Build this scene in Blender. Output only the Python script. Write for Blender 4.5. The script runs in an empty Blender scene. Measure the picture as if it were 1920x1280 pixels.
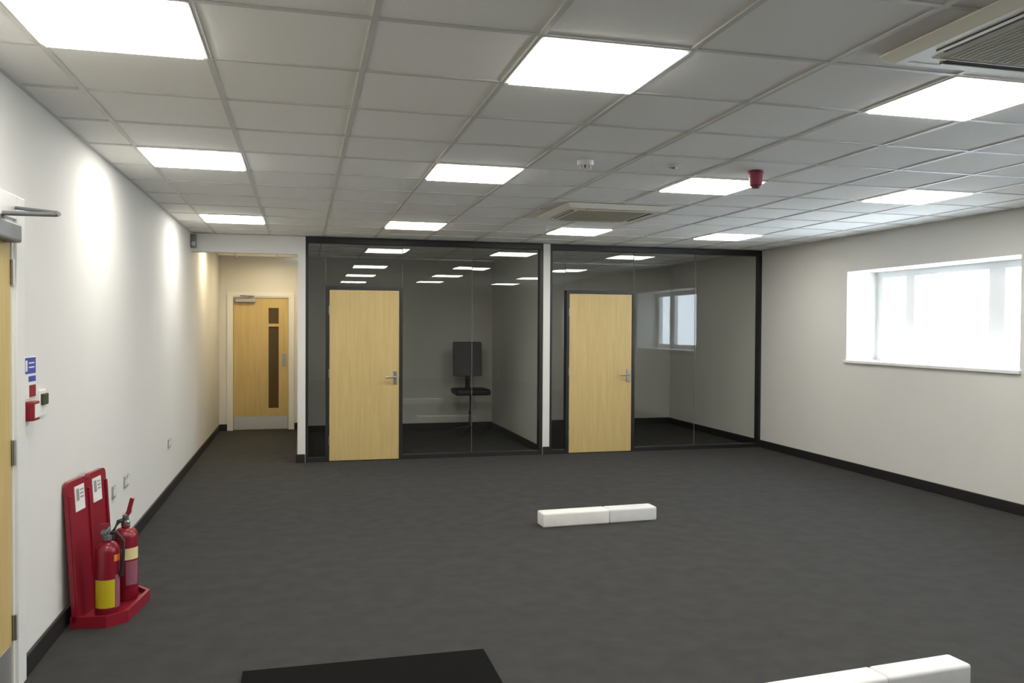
import bpy, bmesh, math, random
from mathutils import Matrix, Vector
random.seed(7)
S = bpy.context.scene
COL = S.collection
PI = math.pi
H = 2.6615            # ceiling height
YP = 7.097            # glass screen plane
XL, XR = -1.4655, 5.80
YB, YO, YC = -8.0, 9.95, 10.4   # rear wall, office back wall, corridor end wall

# ------------------------------------------------------------------ camera
cam_d = bpy.data.cameras.new('camera')
cam_d.sensor_width = 36.0
cam_d.lens = 1542.39 / 1920 * 36.0
cam_d.clip_start = 0.05
cam = bpy.data.objects.new('camera', cam_d)
COL.objects.link(cam)
cr, cd, cf = (0.96884947, -0.24759136, 0.00540641), (0.00112058, -0.01744774, -0.99984715), (0.24764784, 0.96870744, -0.01662679)
cam.matrix_world = Matrix(((cr[0], -cd[0], -cf[0], -0.24309), (cr[1], -cd[1], -cf[1], -2.88163), (cr[2], -cd[2], -cf[2], 1.60165), (0, 0, 0, 1)))
S.camera = cam
# ------------------------------------------------------------------ world, exposure
W = bpy.data.worlds.new('overcast_sky'); S.world = W
W.use_nodes = True
bg = W.node_tree.nodes['Background']
bg.inputs['Color'].default_value = (0.80, 0.90, 1.0, 1)
SKY = 9.5
bg.inputs['Strength'].default_value = SKY
PANEL = 14.5
S.view_settings.view_transform = 'Standard'
S.view_settings.look = 'None'
S.view_settings.gamma = 1.0
S.view_settings.use_curve_mapping = False
S.view_settings.exposure = 0.56
S.cycles.max_bounces = 10
S.cycles.diffuse_bounces = 6
S.cycles.glossy_bounces = 4
S.cycles.transparent_max_bounces = 16
S.cycles.sample_clamp_indirect = 6.0
S.cycles.caustics_reflective = False
S.cycles.caustics_refractive = False
S.cycles.use_denoising = True


# ------------------------------------------------------------------ materials
MATS = {}
def mat(name, col, rough=0.6, metal=0.0, emit=None, es=0.0, spec=0.5, var=0.0, vscale=3.0, bump=0.0, bscale=200.0, rnd=0.0):
    m = bpy.data.materials.new(name); m.use_nodes = True
    nt = m.node_tree; b = nt.nodes['Principled BSDF']
    b.inputs['Base Color'].default_value = (*col, 1)
    b.inputs['Roughness'].default_value = rough
    b.inputs['Metallic'].default_value = metal
    b.inputs['Specular IOR Level'].default_value = spec
    if emit:
        b.inputs['Emission Color'].default_value = (*emit, 1); b.inputs['Emission Strength'].default_value = es
    geo = nt.nodes.new('ShaderNodeNewGeometry')
    if var or rnd:
        hsv = nt.nodes.new('ShaderNodeHueSaturation'); hsv.inputs['Color'].default_value = (*col, 1)
        n = nt.nodes.new('ShaderNodeTexNoise'); n.inputs['Scale'].default_value = vscale; n.inputs['Detail'].default_value = 6
        nt.links.new(geo.outputs['Position'], n.inputs['Vector'])
        mr = nt.nodes.new('ShaderNodeMapRange'); mr.inputs['From Min'].default_value = .3; mr.inputs['From Max'].default_value = .7
        mr.inputs['To Min'].default_value = 1 - var; mr.inputs['To Max'].default_value = 1 + var
        nt.links.new(n.outputs['Fac'], mr.inputs['Value'])
        last = mr.outputs['Result']
        if rnd:
            oi = nt.nodes.new('ShaderNodeObjectInfo')
            m2 = nt.nodes.new('ShaderNodeMapRange'); m2.inputs['To Min'].default_value = 1 - rnd; m2.inputs['To Max'].default_value = 1 + rnd
            nt.links.new(oi.outputs['Random'], m2.inputs['Value'])
            mu = nt.nodes.new('ShaderNodeMath'); mu.operation = 'MULTIPLY'
            nt.links.new(last, mu.inputs[0]); nt.links.new(m2.outputs['Result'], mu.inputs[1]); last = mu.outputs[0]
        nt.links.new(last, hsv.inputs['Value']); nt.links.new(hsv.outputs['Color'], b.inputs['Base Color'])
    if bump:
        n2 = nt.nodes.new('ShaderNodeTexNoise'); n2.inputs['Scale'].default_value = bscale; n2.inputs['Detail'].default_value = 3
        nt.links.new(geo.outputs['Position'], n2.inputs['Vector'])
        bp = nt.nodes.new('ShaderNodeBump'); bp.inputs['Strength'].default_value = bump; bp.inputs['Distance'].default_value = .002
        nt.links.new(n2.outputs['Fac'], bp.inputs['Height']); nt.links.new(bp.outputs['Normal'], b.inputs['Normal'])
    MATS[name] = m
    return m

def wood(name, c1, c2):
    m = mat(name, c1, rough=.42)
    nt = m.node_tree; b = nt.nodes['Principled BSDF']
    tc = nt.nodes.new('ShaderNodeTexCoord'); mp = nt.nodes.new('ShaderNodeMapping')
    mp.inputs['Scale'].default_value = (14, 14, 1.1)
    nt.links.new(tc.outputs['Object'], mp.inputs['Vector'])
    n = nt.nodes.new('ShaderNodeTexNoise'); n.inputs['Scale'].default_value = 1.6; n.inputs['Detail'].default_value = 8; n.inputs['Distortion'].default_value = .8
    nt.links.new(mp.outputs['Vector'], n.inputs['Vector'])
    r = nt.nodes.new('ShaderNodeValToRGB'); r.color_ramp.elements[0].color = (*c1, 1); r.color_ramp.elements[1].color = (*c2, 1)
    r.color_ramp.elements[0].position = .3; r.color_ramp.elements[1].position = .72
    nt.links.new(n.outputs['Fac'], r.inputs['Fac']); nt.links.new(r.outputs['Color'], b.inputs['Base Color'])
    return m

def glass(name, tint, ior=1.5):
    m = bpy.data.materials.new(name); m.use_nodes = True
    nt = m.node_tree; nt.nodes.remove(nt.nodes['Principled BSDF']); out = nt.nodes['Material Output']
    tr = nt.nodes.new('ShaderNodeBsdfTransparent'); tr.inputs['Color'].default_value = (*tint, 1)
    gl = nt.nodes.new('ShaderNodeBsdfGlossy'); gl.inputs['Roughness'].default_value = 0.0
    geo = nt.nodes.new('ShaderNodeNewGeometry')
    mr = nt.nodes.new('ShaderNodeMapRange'); mr.inputs['To Min'].default_value = ior; mr.inputs['To Max'].default_value = 1 / ior
    nt.links.new(geo.outputs['Backfacing'], mr.inputs['Value'])
    fr = nt.nodes.new('ShaderNodeFresnel'); nt.links.new(mr.outputs['Result'], fr.inputs['IOR'])
    mx = nt.nodes.new('ShaderNodeMixShader')
    nt.links.new(fr.outputs['Fac'], mx.inputs['Fac']); nt.links.new(tr.outputs[0], mx.inputs[1]); nt.links.new(gl.outputs[0], mx.inputs[2])
    nt.links.new(mx.outputs[0], out.inputs['Surface'])
    MATS[name] = m
    return m

M_WALL = mat('white_wall_paint', (.66, .65, .62), .75, var=.015, vscale=1.2, bump=.08, bscale=350)
M_TILE = mat('mineral_ceiling_tile', (.92, .915, .89), .9, spec=.2, var=.03, vscale=240, bump=.35, bscale=420, rnd=.012)
M_RUN = mat('ceiling_grid_metal', (.66, .66, .64), .5)
M_CARPET = mat('grey_carpet', (.049, .0487, .0478), .97, spec=.1, var=.10, vscale=7, bump=.7, bscale=520)
M_SKIRT = mat('black_skirting', (.012, .012, .013), .45)
M_FRAME = mat('black_aluminium', (.014, .014, .015), .4)
M_GLASS = glass('tinted_glass', (.975, .98, .965), 1.52)
M_CLEAR = glass('clear_glass', (.97, .98, .98))
M_OAK = wood('pale_oak_veneer', (.49, .36, .145), (.57, .43, .185))
M_UPVC = mat('white_upvc', (.82, .82, .82), .35)
M_GLOSSW = mat('white_gloss_paint', (.72, .72, .70), .4)
M_STEEL = mat('brushed_steel', (.40, .40, .39), .34, metal=1.0)
M_KICK = mat('satin_aluminium', (.72, .72, .71), .42, metal=1.0)
M_JOINT = mat('glazing_silicone', (.17, .17, .16), .5)
M_GREYM = mat('grey_metal', (.17, .18, .19), .45, metal=.3)
M_LED = mat('led_diffuser', (.9, .9, .9), .5, emit=(1.0, .965, .89), es=PANEL)
M_WARM = mat('warm_downlight', (.9, .9, .9), .5, emit=(1.0, .83, .54), es=520.0)
M_AC = mat('cream_ac_plastic', (.84, .82, .74), .45)
M_ACG = mat('ac_grille_plastic', (.50, .48, .41), .6)
M_DARK = mat('dark_slot', (.02, .02, .02), .7)
M_WPL = mat('white_plastic', (.80, .80, .78), .4)
M_RED = mat('red_plastic', (.235, .009, .022), .35)
M_REDP = mat('red_enamel', (.22, .009, .022), .28)
M_SIREN = mat('red_sounder_plastic', (.26, .018, .05), .4)
M_BLACK = mat('black_rubber', (.012, .012, .012), .55)
M_YEL = mat('yellow_label', (.50, .40, .008), .5)
M_CREAM = mat('cream_label', (.70, .62, .32), .5)
M_PINK = mat('pink_print', (.26, .08, .12), .5)
M_ORANGE = mat('orange_tag', (.7, .20, .03), .5)
M_WLAB = mat('white_label', (.74, .73, .70), .5)
M_BLUE = mat('blue_sign', (.03, .07, .35), .5)
M_GREEN = mat('dark_green_plastic', (.045, .055, .025), .5)
M_SOCK = mat('grey_socket_plate', (.42, .42, .42), .35, metal=.4)
M_MAT = mat('black_mat', (.004, .004, .004), .95, spec=.1, bump=.6, bscale=300)
M_CARD = mat('white_card', (.74, .73, .70), .6, var=.06, vscale=9)
M_CARD2 = mat('grey_white_card', (.66, .66, .66), .6, var=.06, vscale=9)
M_FABRIC = mat('charcoal_fabric', (.10, .10, .115), .9, bump=.4, bscale=600)

# ------------------------------------------------------------------ mesh helpers
class B:
    def __init__(s): s.bm = bmesh.new()
    def box(s, x0, x1, y0, y1, z0, z1, bev=0.0, seg=2):
        r = bmesh.ops.create_cube(s.bm, size=1.0)
        vs = r['verts']
        for v in vs:
            v.co = Vector((x0 + (v.co.x + .5) * (x1 - x0), y0 + (v.co.y + .5) * (y1 - y0), z0 + (v.co.z + .5) * (z1 - z0)))
        if bev:
            es = list({e for v in vs for e in v.link_edges})
            bmesh.ops.bevel(s.bm, geom=es, offset=bev, segments=seg, profile=.6, affect='EDGES')
        return s
    def lathe(s, prof, c=(0, 0, 0), n=24, axis='z'):
        rings = []
        def tr(x, y, z):
            p = {'z': (x, y, z), 'x': (z, x, y), 'y': (x, z, y)}[axis]
            return Vector((p[0] + c[0], p[1] + c[1], p[2] + c[2]))
        for r, z in prof:
            if r < 1e-6: rings.append([s.bm.verts.new(tr(0, 0, z))])
            else: rings.append([s.bm.verts.new(tr(r * math.cos(2 * PI * i / n), r * math.sin(2 * PI * i / n), z)) for i in range(n)])
        for a, b in zip(rings, rings[1:]):
            for i in range(n):
                j = (i + 1) % n
                if len(a) == 1 and len(b) == 1: continue
                if len(a) == 1: s.bm.faces.new((a[0], b[i], b[j]))
                elif len(b) == 1: s.bm.faces.new((a[i], a[j], b[0]))
                else: s.bm.faces.new((a[i], a[j], b[j], b[i]))
        if prof[0] != prof[-1]:
            if len(rings[0]) > 1: s.bm.faces.new(rings[0])
            if len(rings[-1]) > 1: s.bm.faces.new(rings[-1])
        return s
    def prism(s, pts, d, base=0.0, fn=None):
        """polygon pts (a,b) extruded by d; fn maps (a,b,c)->xyz"""
        fn = fn or (lambda a, b, c: (a, b, c))
        lo = [s.bm.verts.new(fn(a, b, base)) for a, b in pts]
        hi = [s.bm.verts.new(fn(a, b, base + d)) for a, b in pts]
        s.bm.faces.new(lo); s.bm.faces.new(hi)
        n = len(pts)
        for i in range(n): s.bm.faces.new((lo[i], lo[(i + 1) % n], hi[(i + 1) % n], hi[i]))
        return s
    def tube(s, pts, r, n=10):
        pts = [Vector(p) for p in pts]; rings = []
        for i, p in enumerate(pts):
            t = (pts[min(i + 1, len(pts) - 1)] - pts[max(i - 1, 0)]).normalized()
            u = t.cross(Vector((0, 0, 1)) if abs(t.z) < .9 else Vector((1, 0, 0))).normalized(); w = t.cross(u)
            rr = r[i] if isinstance(r, (list, tuple)) else r
            rings.append([s.bm.verts.new(p + u * rr * math.cos(2 * PI * k / n) + w * rr * math.sin(2 * PI * k / n)) for k in range(n)])
        for a, b in zip(rings, rings[1:]):
            for k in range(n): s.bm.faces.new((a[k], a[(k + 1) % n], b[(k + 1) % n], b[k]))
        s.bm.faces.new(rings[0]); s.bm.faces.new(rings[-1])
        return s
    def arc(s, c, r, a0, a1, z0, z1, th=.0015, n=10):
        """curved label on a cylinder, with thickness"""
        i0, i1, o0, o1 = [], [], [], []
        for k in range(n + 1):
            a = a0 + (a1 - a0) * k / n; ca, sa = math.cos(a), math.sin(a)
            for lst, rr, z in ((i0, r, z0), (i1, r, z1), (o0, r + th, z0), (o1, r + th, z1)):
                lst.append(s.bm.verts.new((c[0] + rr * ca, c[1] + rr * sa, c[2] + z)))
        for k in range(n):
            s.bm.faces.new((o0[k], o0[k + 1], o1[k + 1], o1[k])); s.bm.faces.new((i0[k], i1[k], i1[k + 1], i0[k + 1]))
            s.bm.faces.new((o1[k], o1[k + 1], i1[k + 1], i1[k])); s.bm.faces.new((o0[k], i0[k], i0[k + 1], o0[k + 1]))
        s.bm.faces.new((o0[0], o1[0], i1[0], i0[0])); s.bm.faces.new((o0[-1], i0[-1], i1[-1], o1[-1]))
        return s
    def build(s, name, m, parent=None, smooth=False, loc=None):
        bmesh.ops.recalc_face_normals(s.bm, faces=s.bm.faces[:])
        me = bpy.data.meshes.new(name); s.bm.to_mesh(me); s.bm.free()
        me.materials.append(m)
        if smooth:
            for p in me.polygons: p.use_smooth = True
            try: me.set_sharp_from_angle(angle=math.radians(40))
            except Exception: pass
        o = bpy.data.objects.new(name, me); COL.objects.link(o)
        if loc: o.location = loc
        if parent is not None: attach(o, parent)
        return o

def attach(o, parent):
    o.parent = parent
    if parent.get('_world'):      # its parts are modelled in world coordinates
        o.matrix_parent_inverse = Matrix.Translation(parent['_world']).inverted()

def tag(o, label, cat, group=None, kind=None):
    o['label'] = label; o['category'] = cat
    if group: o['group'] = group
    if kind: o['kind'] = kind
    return o

def thing(name, label, cat, loc, group=None, kind=None, rz=0.0, world=True):
    o = bpy.data.objects.new(name, None); COL.objects.link(o)
    o.empty_display_size = .1
    o.location = loc; o.rotation_euler = (0, 0, rz)
    if world: o['_world'] = loc
    return tag(o, label, cat, group, kind)

def struct(name, b, m, label, cat='structure'):
    o = b.build(name, m)
    return tag(o, label, cat, kind='structure')

def copy_tree(root, loc, label):
    r = root.copy(); COL.objects.link(r); r.location = loc; r['label'] = label
    for ch in root.children:
        c = ch.copy(); COL.objects.link(c); c.parent = r
        for g in ch.children:
            d = g.copy(); COL.objects.link(d); d.parent = c
    return r

# ------------------------------------------------------------------ the setting
struct('floor', B().box(XL - .1, XR + .45, YB - .1, YC + .1, -.08, 0), M_CARPET, 'dark grey carpet covering the whole office floor', 'floor')

# left wall with a door opening
DY0, DY1, DZ = .22, 1.155, 2.075
b = B()
b.box(XL - .2, XL, YB, DY0, 0, H + .1).box(XL - .2, XL, DY1, YC, 0, H + .1).box(XL - .2, XL, DY0, DY1, DZ, H + .1)
struct('wall_left', b, M_WALL, 'long white wall on the left with the fire extinguishers', 'wall')
# right wall with two window openings
WIN = [(2.945, 5.295), (-1.6, .75)]
WZ0, WZ1, WD = 1.25, 2.262, .50
b = B(); ys = [YB]
for y0, y1 in sorted(WIN): ys += [y0, y1]
ys.append(YO + .1)
for i in range(0, len(ys), 2): b.box(XR, XR + WD, ys[i], ys[i + 1], 0, H + .1)
for y0, y1 in WIN: b.box(XR, XR + WD, y0, y1, 0, WZ0).box(XR, XR + WD, y0, y1, WZ1, H + .1)
struct('wall_right', b, M_WALL, 'white wall on the right with the deep window', 'wall')
struct('wall_rear', B().box(XL - .2, XR + .5, YB - .2, YB, 0, H + .1), M_WALL, 'white wall at the rear end of the room', 'wall')
struct('wall_back', B().box(-.29, XR + .5, YO, YO + .1, 0, H), M_WALL, 'back wall of both glazed offices', 'wall')
CDX0, CDX1, CDZ = -1.264, -.441, 2.045
b = B().box(XL, CDX0 - .04, YC, YC + .15, 0, H + .1).box(CDX1 + .04, -.19, YC, YC + .15, 0, H + .1).box(CDX0 - .04, CDX1 + .04, YC, YC + .15, CDZ + .04, H + .1)
struct('wall_corridor_end', b, M_WALL, 'end wall of the corridor around the wooden door', 'wall')
struct('wall_corridor_side', B().box(-.29, -.20, YP, YC, 0, H), M_WALL, 'white wall between corridor and first glazed office', 'wall')
struct('wall_divider', B().box(2.71, 2.80, YP - .01, YO, 0, H), M_WALL, 'white wall dividing the two glazed offices', 'wall')
struct('trim_1', B().box(XL, -.29, YP, YP + .12, 2.45, H), M_WALL, 'white downstand beam over the corridor opening', 'trim')
# skirtings
def skirt(name, label, *boxes):
    b = B()
    for bx in boxes: b.box(*bx, 0, .10, bev=.004, seg=1)
    struct(name, b, M_SKIRT, label, 'baseboard')
t = .016
skirt('baseboard_left', 'black skirting along the left wall', (XL, XL + t, 1.247, YC), (XL, XL + t, YB, .128))
skirt('baseboard_right', 'black skirting along the right wall', (XR - t, XR, YB, YP - .02), (XR - t, XR, YP + .12, YO))
skirt('baseboard_corridor', 'black skirting at the corridor end', (XL, CDX0 - .06, YC - t, YC), (CDX1 + .06, -.29, YC - t, YC), (-.29 - t, -.29, YP, YC))
skirt('baseboard_stub', 'black skirting on the end of the corridor wall', (-.29 - t, -.205, YP - t, YP))
skirt('baseboard_offices', 'black skirting at the back of both offices', (-.20, 2.71, YO - t, YO), (2.80, XR - t, YO - t, YO), (2.71 - t, 2.71, YP + .12, YO), (2.80, 2.80 + t, YP + .12, YO))
skirt('baseboard_divider', 'black skirting on the end of the dividing wall', (2.712, 2.798, YP - .01 - t, YP - .01))

# windows
def window(n, y0, y1, label):
    w = thing('window_%d' % n, label, 'window', (XR, y0, WZ0), kind='structure')
    x0, x1 = XR + .40, XR + .47
    f = B()
    f.box(x0, x1, y0, y1, WZ0, WZ0 + .075).box(x0, x1, y0, y1, WZ1 - .07, WZ1).box(x0, x1, y0, y0 + .10, WZ0 + .075, WZ1 - .07).box(x0, x1, y1 - .10, y1, WZ0 + .075, WZ1 - .07)
    f.build('window_frame', M_UPVC, w)
    for q0, q1 in ((y0 + .555, y0 + .745), (y1 - .605, y1 - .475)):
        B().box(x0 - .005, x1 - .004, q0, q1, WZ0 + .074, WZ1 - .069, bev=.004).build('mullion', M_UPVC, w)
    for q0, q1 in ((y0 + .10, y0 + .555), (y0 + .745, y1 - .605), (y1 - .475, y1 - .10)):
        B().box(x0 + .03, x0 + .045, q0 + .001, q1 - .001, WZ0 + .076, WZ1 - .071).build('pane', M_CLEAR, w)
    B().box(XR - .03, x0, y0 - .02, y1 + .02, WZ0 - .028, WZ0 + .004, bev=.006).build('window_sill', M_UPVC, w)
    return w
window(1, *WIN[0], 'wide white framed window in a deep recess of the right wall')
window(2, *WIN[1], 'wide window in the right wall beside the camera')

# ------------------------------------------------------------------ ceiling grid
LX = [-.9, .9, 2.7, 4.5]; LY = [.3, 2.7, 5.7, -2.1]
LIGHTS = {(x, y) for x in LX for y in LY}
ceil = thing('ceiling', 'suspended ceiling of white square tiles in a metal grid', 'ceiling', (0, 0, H), kind='structure')
def tile_mesh():
    b = B().box(-.5, .5, -.5, .5, 0, .012)
    return b
proto = tile_mesh().build('ceiling_tile', M_TILE)
tme = proto.data
bpy.data.objects.remove(proto)
EX = [XL] + [round(.6 * i, 3) for i in range(-2, 10)] + [XR]
ROW0, ROW1 = -4, 17
rear = B()
def blocked(cx, cy):
    if any(abs(cx - a) < .05 and abs(cy - c) < .05 for a, c in LIGHTS): return True
    return False
for r in range(-14, ROW1):
    y0, y1 = max(.6 * r, YB), min(.6 * (r + 1), YC)
    if y1 - y0 < .02: continue
    for x0, x1 in zip(EX, EX[1:]):
        cx, cy = (x0 + x1) / 2, (y0 + y1) / 2
        if blocked(cx, cy): continue
        if r < ROW0:
            rear.box(x0 + .003, x1 - .003, y0 + .003, y1 - .003, H + .006, H + .018); continue
        o = bpy.data.objects.new('ceiling_tile', tme); COL.objects.link(o)
        o.scale = (x1 - x0 - .006, y1 - y0 - .006, 1)
        o.location = (cx, cy, H + .006 + random.uniform(-.0008, .0008))
        o.rotation_euler = (random.uniform(-.0012, .0012), random.uniform(-.0012, .0012), 0)
        attach(o, ceil)
ro = rear.build('tile_field', M_TILE, ceil); ro['kind'] = 'stuff'
for x in EX[1:-1]:
    segs = [(YB, YC)]
    for a, c in segs:
        B().box(x - .012, x + .012, a, c, H, H + .007).build('main_runner', M_RUN, ceil)
for r in range(-13, 18):
    y = .6 * r
    if y > YC - .1: continue
    segs = [(XL, XR)]
    for a, c in segs:
        B().box(a, c, y - .0118, y + .0118, H + .0003, H + .0068).build('cross_runner', M_RUN, ceil)
e = B().box(XL, XL + .022, YB, YC, H - .001, H + .008).box(XR - .022, XR, YB, YO, H - .001, H + .008)
e.build('wall_angle', M_RUN, ceil)
B().box(XL - .2, XR + .5, YB - .2, YC + .2, H + .10, H + .2).build('light_seal_slab', M_WALL, ceil)  # unseen slab over the tiles, added to stop outside light leaking in

# ------------------------------------------------------------------ LED panels
def make_light():
    r = thing('ceiling_light', '', 'ceiling light', (0, 0, H), 'LED ceiling panels', world=False)
    f = B(); o, i = .297, .279
    for bx in ((-o, o, -o, -i), (-o, o, i, o), (-o, -i, -i, i), (i, o, -i, i)): f.box(*bx, -.003, .012)
    f.build('frame', M_WPL, r)
    B().box(-i, i, -i, i, -.010, .008).build('diffuser', M_LED, r)  # drop below the frame is added so the glowing edges brighten the ceiling
    return r
LCOL = {-.9: 'in the row by the left wall', .9: 'in the second row from the left wall', 2.7: 'in the third row from the left wall', 4.5: 'in the row by the window wall'}
LROW = {.3: 'nearest lit square ceiling panel', 2.7: 'middle lit square ceiling panel', 5.7: 'farthest lit square ceiling panel', -2.1: 'lit square ceiling panel behind the camera'}
first = None
for y in LY:
    for x in LX:
        lab = LROW[y] + ' ' + LCOL[x]
        if first is None:
            first = make_light(); first.location = (x, y, H); first['label'] = lab
        else: copy_tree(first, (x, y, H), lab)
# warm corridor downlights
def downlight(x, y, lab):
    r = thing('downlight', lab, 'ceiling light', (x, y, H), 'corridor downlights', world=False)
    B().lathe([(.055, -.004), (.075, -.004), (.075, .004), (.055, .004), (.055, -.004)], n=24).build('bezel', M_WPL, r, True)
    B().lathe([(.0, .002), (.054, .002), (.054, .005), (0, .005)], n=24).build('lens', M_WARM, r)
downlight(-1.20, 8.30, 'round warm downlight over the corridor by its left wall')
downlight(-.62, 9.55, 'round warm downlight over the corridor before the end door')

# ------------------------------------------------------------------ ceiling cassettes
def cassette(loc, label):
    r = thing('air_conditioner', label, 'air conditioner', loc, 'ceiling cassettes', world=False)
    o, i = .475, .40
    f = B()
    # bevelled fascia ring: outer edge at ceiling, dropping to -0.035
    def ring(a, za, c, zc):
        A = [(-a, -a), (a, -a), (a, a), (-a, a)]; Cc = [(-c, -c), (c, -c), (c, c), (-c, c)]
        va = [f.bm.verts.new((x, y, za)) for x, y in A]; vc = [f.bm.verts.new((x, y, zc)) for x, y in Cc]
        for k in range(4): f.bm.faces.new((va[k], va[(k + 1) % 4], vc[(k + 1) % 4], vc[k]))
    ring(.475, .0, .475, -.006); ring(.475, -.006, .438, -.038); ring(.438, -.038, .405, -.038); ring(.405, -.038, .400, -.036)
    ring(.40, -.036, .345, -.036); ring(.345, -.036, .342, -.04)
    ring(.342, -.04, .33, -.043); ring(.33, -.043, .33, .0); ring(.33, 0, .475, 0)
    f.build('fascia', M_AC, r)
    for k in range(4):
        a = k * PI / 2
        def rot(x, y): return (x * math.cos(a) - y * math.sin(a), x * math.sin(a) + y * math.cos(a))
        b = B(); pts = [(-.27, .352), (.27, .352), (.27, .393), (-.27, .393)]
        b.prism([rot(*p) for p in pts], .005, base=-.0395)
        sl = b.build('air_slot', M_DARK, r)
        b = B(); pts = [(-.27, .376), (.27, .376), (.27, .392), (-.27, .392)]
        b.prism([rot(*p) for p in pts], .004, base=-.0430)
        b.build('vane', M_AC, sl)
    B().box(-.325, .325, -.325, .325, -.040, -.01).build('grille', M_ACG, r)
    g = [c for c in r.children if c.name.startswith('grille')][0]
    for k in range(25):
        x = -.30 + .025 * k
        B().box(x - .004, x + .004, -.31, .31, -.042, -.039).build('grille_bar', M_ACG, g)
    return r
cassette((2.4, 4.2, H), 'square cream air conditioning cassette in the ceiling before the glass screens')
cassette((2.4, -.6, H), 'square air conditioning cassette overhead at the upper right edge')

# small ceiling devices
r = thing('smoke_detector', 'round white smoke detector with a slotted head on the ceiling', 'smoke detector', (1.5, 2.08, H), world=False)
B().lathe([(0, .002), (.052, .002), (.052, -.022), (.046, -.030), (0, -.030)], n=32).build('base', M_WPL, r, True)
B().lathe([(.030, -.028), (.030, -.046), (0, -.046)], n=24).build('chamber', M_DARK, r, True)
for k in range(8):
    a = 2 * PI * k / 8
    b = B().box(.029, .036, -.008, .008, -.052, -.028)
    bmesh.ops.rotate(b.bm, verts=b.bm.verts[:], cent=(0, 0, 0), matrix=Matrix.Rotation(a, 3, 'Z'))
    b.build('rib', M_WPL, r)
B().lathe([(0, -.047), (.030, -.047), (.034, -.052), (.022, -.058), (0, -.058)], n=24).build('cap', M_WPL, r, True)
r = thing('ceiling_sensor', 'small flat white disc on the ceiling between detector and red sounder', 'sensor', (2.11, 2.08, H), world=False)
B().lathe([(0, .002), (.043, .002), (.043, -.004), (.034, -.009), (0, -.009)], n=28).build('bezel', M_WPL, r, True)
B().lathe([(0, -.008), (.020, -.008), (.014, -.017), (0, -.019)], n=20).build('lens', M_SOCK, r, True)
r = thing('alarm_sounder', 'dark red cup shaped alarm sounder hanging from the ceiling', 'alarm', (2.72, 2.10, H), world=False)
B().lathe([(0, .002), (.050, .002), (.050, -.012), (0, -.012)], n=28).build('base', M_SIREN, r, True)
B().lathe([(0, -.010), (.047, -.010), (.041, -.092), (.035, -.098), (0, -.094)], n=28).build('body', M_SIREN, r, True)
B().lathe([(0, -.097), (.029, -.097), (.026, -.110), (0, -.112)], n=24).build('cap', mat('dark_red_plastic', (.10, .008, .018), .4), r, True)
r = thing('motion_sensor', 'small grey sensor box high in the corner above the corridor opening', 'sensor', (XL, YP - .05, 2.49))
B().box(XL, XL + .062, YP - .05, YP, 2.49, 2.64, bev=.008).build('housing', M_GREYM, r)
B().box(XL + .012, XL + .052, YP - .056, YP - .046, 2.51, 2.56, bev=.004).build('lens', M_SOCK, r)

# ------------------------------------------------------------------ glass screens
def screen(x0, x1, dx0, dx1, joints, label, rightw, leftw):
    g = thing('glass_partition', label, 'glass partition', (x0, YP, 0), 'office glass screens')
    ya, yb = YP, YP + .10
    B().box(x0, x1, ya, yb, 2.59, H - .001, bev=.004, seg=1).build('top_rail', M_FRAME, g)
    B().box(x0, dx0, ya, yb, 0, .05).build('bottom_rail', M_FRAME, g)
    B().box(dx1, x1, ya, yb, 0, .05).build('bottom_rail', M_FRAME, g)
    B().box(x0, x0 + leftw, ya, yb, .05, 2.59).build('side_post', M_FRAME, g)
    B().box(x1 - rightw, x1, ya, yb, .05, 2.59).build('side_post', M_FRAME, g)
    gy0, gy1 = YP + .044, YP + .056
    e = .002
    panes = [(x0 + leftw, dx0, .05, 2.59), (dx0, dx1, 2.085, 2.59)]
    xs = [dx1] + joints + [x1 - rightw]
    panes += [(a, c, .05, 2.59) for a, c in zip(xs, xs[1:])]
    for a, c, z0, z1 in panes:
        pb = B().box(a + e, c - e, gy0, gy1, z0 - .005, z1 + .005)
        tx, tz = random.uniform(-.0016, .0016), random.uniform(-.0012, .0012)      # panes never hang perfectly flush
        for v in pb.bm.verts: v.co.y += tx * (v.co.z - 1.3) + tz * (v.co.x - (a + c) / 2)
        pb.build('pane', M_GLASS, g)
    for x in [dx0, dx1]:
        B().box(x - .0018, x + .0018, gy0 - .0005, gy1 + .0005, 2.09, 2.585).build('glazing_joint', M_JOINT, g)
    for x in joints:
        B().box(x - .0018, x + .0018, gy0 - .0005, gy1 + .0005, .055, 2.585).build('glazing_joint', M_JOINT, g)
    return g
D1 = (.033, .942); D2 = (3.022, 3.958)
screen(-.20, 2.71, *D1, [1.806], 'dark framed glass screen of the office beside the corridor', .042, .032)
screen(2.80, XR, *D2, [4.836], 'dark framed glass screen of the office beside the window wall', .034, .032)

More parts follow.
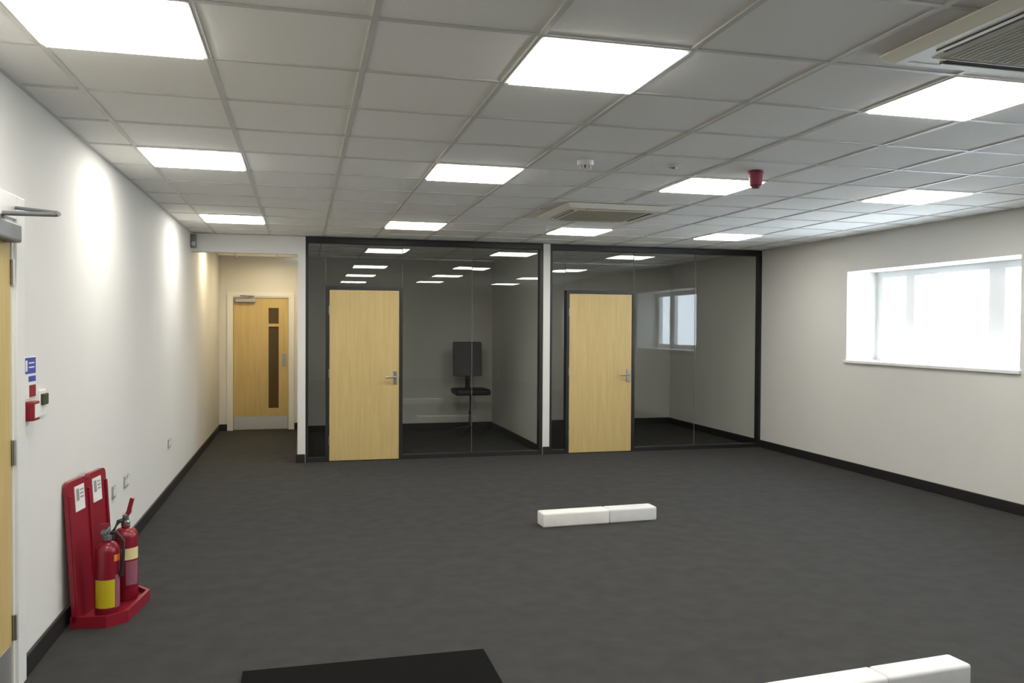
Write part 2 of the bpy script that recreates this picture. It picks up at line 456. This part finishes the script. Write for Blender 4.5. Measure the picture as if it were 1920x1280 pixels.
def office_door(n, x0, x1, label):
    d = thing('door_%d' % n, label, 'door', (x0, YP, 0), kind='structure')
    fw = .038; zt = 2.045
    f = B().box(x0, x0 + fw, YP - .006, YP + .10, 0, 2.085).box(x1 - fw, x1, YP - .006, YP + .10, 0, 2.085).box(x0 + fw, x1 - fw, YP - .006, YP + .10, zt, 2.085)
    f.build('door_frame', M_FRAME, d)
    lf = B().box(x0 + fw + .003, x1 - fw - .003, YP + .004, YP + .048, .008, zt - .003, bev=.002, seg=1).build('leaf', M_OAK, d)
    hx, hz = x1 - fw - .052, 1.0
    h = B().box(hx - .022, hx + .022, YP - .004, YP + .005, hz - .09, hz + .075, bev=.004).build('handle_plate', M_STEEL, lf)
    B().tube([(hx, YP, hz), (hx, YP - .045, hz), (hx - .012, YP - .052, hz), (hx - .12, YP - .052, hz)], .010).build('handle', M_STEEL, lf, True)
    for z in (.25, 1.05, 1.8):
        B().lathe([(0, z - .05), (.007, z - .05), (.007, z + .05), (0, z + .05)], c=(x0 + fw, YP - .003, 0), n=10).build('hinge', M_STEEL, d, True)
    return d
office_door(1, *D1, 'flush pale wooden door of the glazed office next to the corridor')
office_door(2, *D2, 'flush pale wooden door of the glazed office next to the window wall')

# corridor end door
d = thing('door_3', 'wooden door with slim vision panel and steel kick plate at corridor end', 'door', (CDX0, YC, 0), kind='structure')
f = B().box(CDX0 - .04, CDX0, YC - .006, YC + .12, 0, CDZ + .04).box(CDX1, CDX1 + .04, YC - .006, YC + .12, 0, CDZ + .04).box(CDX0, CDX1, YC - .006, YC + .12, CDZ, CDZ + .04)
f.box(CDX0 - .085, CDX0 - .02, YC - .018, YC, 0, CDZ + .085).box(CDX1 + .02, CDX1 + .085, YC - .018, YC, 0, CDZ + .085).box(CDX0 - .02, CDX1 + .02, YC - .018, YC, CDZ + .02, CDZ + .085)
f.box(CDX0, CDX0 + .02, YC + .056, YC + .12, 0, CDZ).box(CDX1 - .02, CDX1, YC + .056, YC + .12, 0, CDZ).box(CDX0 + .02, CDX1 - .02, YC + .056, YC + .12, CDZ - .02, CDZ).box(CDX0, CDX1, YC + .056, YC + .12, -.01, .012)
f.build('door_frame', M_GLOSSW, d)
vx0, vx1 = -.742, -.590
b = B(); ly0, ly1 = YC + .01, YC + .054
b.box(CDX0 + .003, vx0, ly0, ly1, .006, CDZ - .003).box(vx1, CDX1 - .003, ly0, ly1, .006, CDZ - .003)
b.box(vx0, vx1, ly0, ly1, .006, .335).box(vx0, vx1, ly0, ly1, 1.60, 1.645).box(vx0, vx1, ly0, ly1, 1.89, CDZ - .003)
lf = b.build('leaf', M_OAK, d)
M_VIS = mat('dark_wired_glass', (.085, .058, .026), .12)
B().box(vx0 - .002, vx1 + .002, YC + .026, YC + .036, .33, 1.605).build('vision_panel', M_VIS, lf)
B().box(vx0 - .002, vx1 + .002, YC + .026, YC + .036, 1.64, 1.895).build('vision_panel', M_VIS, lf)
B().box(CDX0 + .015, CDX1 - .015, YC + .006, YC + .011, .015, .21).build('kick_plate', M_KICK, lf)
B().box(CDX0 + .03, CDX0 + .33, YC - .045, YC + .011, 1.965, 2.03, bev=.012).build('door_closer', M_STEEL, lf)
B().tube([(CDX0 + .16, YC - .02, 2.035), (CDX0 + .32, YC - .16, 2.06), (CDX0 + .10, YC - .005, 2.075)], .009).build('closer_arm', M_STEEL, lf, True)
B().box(CDX1 - .10, CDX1 - .04, YC + .006, YC + .011, .98, 1.18).build('push_plate', M_STEEL, lf)

# door in the left wall
d = thing('door_4', 'wooden door with hinges and closer at the left edge', 'door', (XL, .66, 0), kind='structure')
f = B()
f.box(XL - .16, XL + .003, DY0, DY0 + .035, 0, DZ).box(XL - .16, XL + .003, DY1 - .035, DY1, 0, DZ).box(XL - .16, XL + .003, DY0 + .035, DY1 - .035, DZ - .035, DZ)
f.box(XL - .16, XL - .05, DY0 + .035, DY0 + .055, 0, DZ - .035).box(XL - .16, XL - .05, DY1 - .055, DY1 - .035, 0, DZ - .035).box(XL - .16, XL - .05, DY0 + .055, DY1 - .055, DZ - .055, DZ - .035).box(XL - .16, XL - .05, DY0 + .055, DY1 - .055, -.01, .012)
f.box(XL, XL + .018, DY1 - .015, DY1 + .09, 0, DZ + .09, bev=.004).box(XL, XL + .018, DY0 - .09, DY0 + .015, 0, DZ + .09, bev=.004).box(XL, XL + .018, DY0 + .015, DY1 - .015, DZ - .015, DZ + .09, bev=.004)
f.build('door_frame', M_GLOSSW, d)
lf = B().box(XL - .046, XL - .002, DY0 + .038, DY1 - .038, .008, DZ - .038, bev=.002, seg=1).build('leaf', M_OAK, d)
B().box(XL - .003, XL + .0005, DY0 + .05, DY1 - .05, .015, .21).build('kick_plate', M_KICK, lf)
for z in (.28, 1.045, 1.83):
    B().lathe([(0, z - .055), (.009, z - .055), (.009, z + .055), (0, z + .055)], c=(XL + .006, DY1 - .034, 0), n=12).build('hinge', M_STEEL, d, True)
B().box(XL - .003, XL + .055, .80, 1.085, 1.955, 2.035, bev=.01).build('door_closer', M_GREYM, lf)
B().tube([(XL + .03, .92, 2.04), (XL + .03, .92, 2.062), (-1.24, .93, 2.064), (-1.225, .92, 2.066)], .010).build('closer_arm', M_GREYM, lf, True)
B().tube([(-1.235, .925, 2.072), (XL + .02, 1.12, 2.11)], .008).build('closer_arm', M_GREYM, lf, True)

# ------------------------------------------------------------------ things on the left wall
r = thing('safety_sign', 'blue and red safety notice on the wall beside the left door', 'sign', (XL, 1.345, 1.27))
B().box(XL, XL + .004, 1.268, 1.442, 1.262, 1.455, bev=.0015, seg=1).build('board', M_WLAB, r)
bl = B().box(XL + .004, XL + .0052, 1.272, 1.438, 1.378, 1.452, bev=.0005, seg=1).build('blue_panel', M_BLUE, r)
B().box(XL + .0052, XL + .006, 1.29, 1.315, 1.39, 1.44).box(XL + .0052, XL + .006, 1.335, 1.415, 1.424, 1.430).box(XL + .0052, XL + .006, 1.335, 1.415, 1.404, 1.410).build('white_print', M_WLAB, bl)
B().box(XL + .004, XL + .0052, 1.335, 1.438, 1.340, 1.366).build('blue_panel', M_BLUE, r)
B().box(XL + .004, XL + .0052, 1.345, 1.438, 1.268, 1.324).build('red_panel', M_RED, r)
r = thing('call_point', 'small red break glass call point box under the blue notice', 'call point', (XL, 1.31, 1.16))
B().box(XL, XL + .045, 1.268, 1.356, 1.165, 1.253, bev=.006).build('housing', M_RED, r)
B().box(XL + .044, XL + .048, 1.280, 1.344, 1.178, 1.240, bev=.0015, seg=1).build('glass_plate', M_WLAB, r)
r = thing('release_switch', 'small switch plate with dark green insert right of the red call point', 'switch', (XL, 1.54, 1.2))
B().box(XL, XL + .009, 1.487, 1.587, 1.165, 1.290, bev=.003).build('plate', M_WPL, r)
B().box(XL + .008, XL + .024, 1.500, 1.575, 1.218, 1.272, bev=.004).build('insert', M_GREEN, r)
def socket(y, w, label):
    r = thing('wall_socket', label, 'socket', (XL, y, .49), 'sockets on the left wall')
    B().box(XL, XL + .010, y - w / 2, y + w / 2, .446, .532, bev=.003).build('plate', M_SOCK, r)
    n = 2 if w > .12 else 1
    for k in range(n):
        c = y + (k - (n - 1) / 2) * .07
        B().box(XL + .009, XL + .0115, c - .024, c + .024, .462, .506, bev=.001, seg=1).build('outlet', M_WPL, r)
        B().box(XL + .009, XL + .013, c - .007, c + .007, .511, .525, bev=.001, seg=1).build('switch', M_WPL, r)
socket(3.09, .088, 'small wall socket right behind the extinguisher stand')
socket(3.50, .148, 'double wall socket second along from the extinguisher stand')
socket(5.48, .148, 'double wall socket farthest along the left wall')

# ------------------------------------------------------------------ extinguisher stand and extinguishers
RZ = -math.radians(8)
def sw(x, y, z=0.0):   # stand-local to world
    return (-1.425 + x * math.cos(RZ) - y * math.sin(RZ), 1.872 + x * math.sin(RZ) + y * math.cos(RZ), z)
st = thing('extinguisher_stand', 'red plastic two place extinguisher stand against the left wall', 'stand', sw(0, 0), rz=RZ, world=False)
SW, SD = .53, .265
cut = .085
out = [(0, 0), (SD - cut, 0), (SD, cut), (SD, SW - cut), (SD - cut, SW), (0, SW)]
inn = [(.02, .02), (SD - cut - .006, .02), (SD - .02, cut + .006), (SD - .02, SW - cut - .006), (SD - cut - .006, SW - .02), (.02, SW - .02)]
b = B().prism(out, .03)
lo = [b.bm.verts.new((x, y, .03)) for x, y in out]; hi = [b.bm.verts.new((x, y, .062)) for x, y in out]
ih = [b.bm.verts.new((x, y, .062)) for x, y in inn]; il = [b.bm.verts.new((x, y, .034)) for x, y in inn]
for k in range(6):
    j = (k + 1) % 6
    b.bm.faces.new((lo[k], lo[j], hi[j], hi[k])); b.bm.faces.new((hi[k], hi[j], ih[j], ih[k])); b.bm.faces.new((ih[k], ih[j], il[j], il[k]))
b.bm.faces.new(il)
b.build('base_tray', M_RED, st)
def lean(z): return .012 - .048 * z / .77
prof = []
def corner(cy, cz, rr, a0, a1):
    for k in range(6):
        a = a0 + (a1 - a0) * k / 5; prof.append((cy + rr * math.cos(a), cz + rr * math.sin(a)))
prof += [(0, .03)]
corner(.035, .735, .035, PI, PI / 2); corner(SW / 2 - .045, .735, .035, PI / 2, .1)
corner(SW / 2 + .045, .735, .035, PI - .1, PI / 2); corner(SW - .035, .735, .035, PI / 2, 0)
prof += [(SW, .03)]
b = B().prism(prof, .022, fn=lambda a, z, c: (lean(z) + c, a, z))
pn = b.build('back_panel', M_RED, st)
for y in (.018, SW / 2, SW - .018):
    b = B().prism([(y - .012, .04), (y + .012, .04), (y + .012, .70), (y - .012, .70)], .012, base=.02, fn=lambda a, z, c: (lean(z) + c, a, z))
    b.build('stiffening_rib', M_RED, pn)
for yc in (.145, .385):
    b = B().prism([(yc - .062, .60), (yc + .062, .60), (yc + .062, .735), (yc - .062, .735)], .003, base=.0222, fn=lambda a, z, c: (lean(z) + c, a, z))
    sg = b.build('id_sign', M_WLAB, st)
    b = B()
    b.prism([(yc - .045, .655), (yc - .01, .655), (yc - .01, .72), (yc - .045, .72)], .001, base=.0252, fn=lambda a, z, c: (lean(z) + c, a, z))
    for k in range(3):
        z = .71 - .02 * k
        b.prism([(yc + .005, z - .005), (yc + .05, z - .005), (yc + .05, z + .004), (yc + .005, z + .004)], .001, base=.0252, fn=lambda a, z2, c: (lean(z2) + c, a, z2))
    b.build('print', M_SOCK, sg)

def extinguisher(loc, R_, hb, label, kind):
    e = thing('fire_extinguisher', label, 'fire extinguisher', loc, world=False)
    p = [(0, 0), (R_ * .94, 0), (R_, .012), (R_, hb - .07)]
    for k in range(1, 7):
        a = k / 6 * PI / 2; p.append((.022 + (R_ - .022) * math.cos(a), hb - .07 + .055 * math.sin(a)))
    p += [(.022, hb), (0, hb)]
    bd = B().lathe(p, n=28).build('cylinder', M_REDP, e, True)
    B().lathe([(0, hb - .004), (.024, hb - .004), (.024, hb + .018), (.017, hb + .026), (.017, hb + .05), (0, hb + .05)], n=18).build('valve', M_STEEL if kind == 1 else M_GREYM, e, True)
    va = math.atan2(-2.88 - loc[1], -.243 - loc[0])    # the label side
    if kind == 0:
        B().box(-.012, .012, -.10, .022, hb + .045, hb + .062, bev=.004).build('carry_handle', M_GREYM, e)
        b = B().prism([(-.11, hb + .095), (.015, hb + .066), (.018, hb + .082), (-.108, hb + .108)], .022, base=-.011, fn=lambda a, z, c: (c, a, z)); b.build('lever', M_RED, e)
        B().arc((0, 0, 0), R_, va - 1.15, va + .62, .055, .205).build('yellow_label', M_YEL, bd)
        B().arc((0, 0, 0), R_, va + .66, va + 1.3, .05, .225).build('instruction_label', M_PINK, bd)
        B().arc((0, 0, 0), R_, va + .55, va + 1.2, .30, .335).build('band_label', M_ORANGE, bd)
        ha = va + 1.15
        q = lambda r, z: (r * math.cos(ha), r * math.sin(ha), z)
        B().tube([q(.02, hb + .03), q(R_ * .8, hb + .035), q(R_ + .025, hb - .01), q(R_ + .022, hb - .10), q(R_ + .016, hb - .16), q(R_ + .012, hb - .20)], [.009] * 4 + [.010, .012]).build('hose', M_BLACK, e, True)
    else:
        B().box(-.012, .012, -.03, .12, hb + .045, hb + .062, bev=.004).build('carry_handle', M_GREYM, e)
        b = B().prism([(.0, hb + .056), (.022, hb + .056), (.046, hb + .148), (.026, hb + .156)], .024, base=-.012, fn=lambda a, z, c: (a, c, z)); b.build('lever', M_RED, e)
        B().arc((0, 0, 0), R_, va - .35, va + 1.25, .235, .30).build('cream_label', M_CREAM, bd)
        B().arc((0, 0, 0), R_, va + .0, va + 1.2, .09, .225).build('instruction_label', M_PINK, bd)
        ha = va - .75
        q = lambda r, z: (r * math.cos(ha), r * math.sin(ha), z)
        B().tube([q(.02, hb + .03), q(R_ * .8, hb + .03), q(R_ + .03, hb - .02), q(R_ + .03, hb - .12), q(R_ + .028, hb - .16)], .012).build('hose', M_BLACK, e, True)
        B().tube([q(R_ + .028, hb - .15), q(R_ + .027, hb - .20), q(R_ + .03, .03)], [.014, .018, .030], n=16).build('horn', M_BLACK, e, True)
    return e
extinguisher(sw(.15, .105, .034), .062, .415, 'short red fire extinguisher with square yellow label in the stand', 0)
extinguisher(sw(.15, .385, .034), .066, .425, 'red fire extinguisher with raised lever, cream label and black horn', 1)

# ------------------------------------------------------------------ things on the floor
def long_box(loc, rz, L, D, Hh, label):
    r = thing('white_box', label, 'box', loc, 'long white boxes on the carpet', rz=rz, world=False)
    B().box(0, L * .575, 0, D, 0, Hh, bev=.016, seg=3).build('section', M_CARD, r, True)
    B().box(L * .575 + .002, L, 0, D, 0, Hh, bev=.016, seg=3).build('section', M_CARD2, r, True)
    return r
long_box((1.629, 3.405, 0), math.radians(2.6), 1.005, .15, .115, 'long low white box lying on the carpet in mid room')
long_box((1.575, .055, 0), math.radians(4.3), 1.08, .13, .115, 'long low white box at the lower right edge, nearest the camera')
b = B().box(-.505, .632, -.75, 1.075, 0, .014, bev=.005)
tag(b.build('floor_mat', M_MAT), 'black rectangular floor mat at the bottom edge', 'mat')

# ------------------------------------------------------------------ inside the first office
ch = thing('office_chair', 'dark high backed office chair behind the glass of the first office', 'chair', (2.21, 9.2, 0), world=False)
st2 = B().box(-.26, .26, -.24, .25, .60, .69, bev=.035, seg=3).build('seat', M_BLACK, ch, True)
b = B(); b.box(-.225, .225, .20, .27, .86, 1.385, bev=.032, seg=3)
for v in b.bm.verts: v.co.y += (v.co.z - .86) * .10
b.build('backrest', M_FABRIC, ch, True)
B().box(-.035, .035, .235, .262, .62, .98, bev=.006).build('back_support', M_BLACK, ch)
B().lathe([(0, .08), (.028, .08), (.028, .35), (.018, .36), (.018, .60), (0, .60)], n=16).build('gas_lift', M_BLACK, ch, True)
for k in range(5):
    a = 2 * PI * k / 5 + .3
    lg = B().tube([(0, 0, .12), (.28 * math.cos(a), .28 * math.sin(a), .075)], [.024, .016]).build('leg', M_BLACK, ch, True)
    B().lathe([(0, -.02), (.028, -.02), (.028, .02), (0, .02)], c=(.28 * math.cos(a), .28 * math.sin(a), .030), n=16, axis='y').build('castor', M_BLACK, lg, True)

for o in bpy.data.objects:
    if '_world' in o: del o['_world']
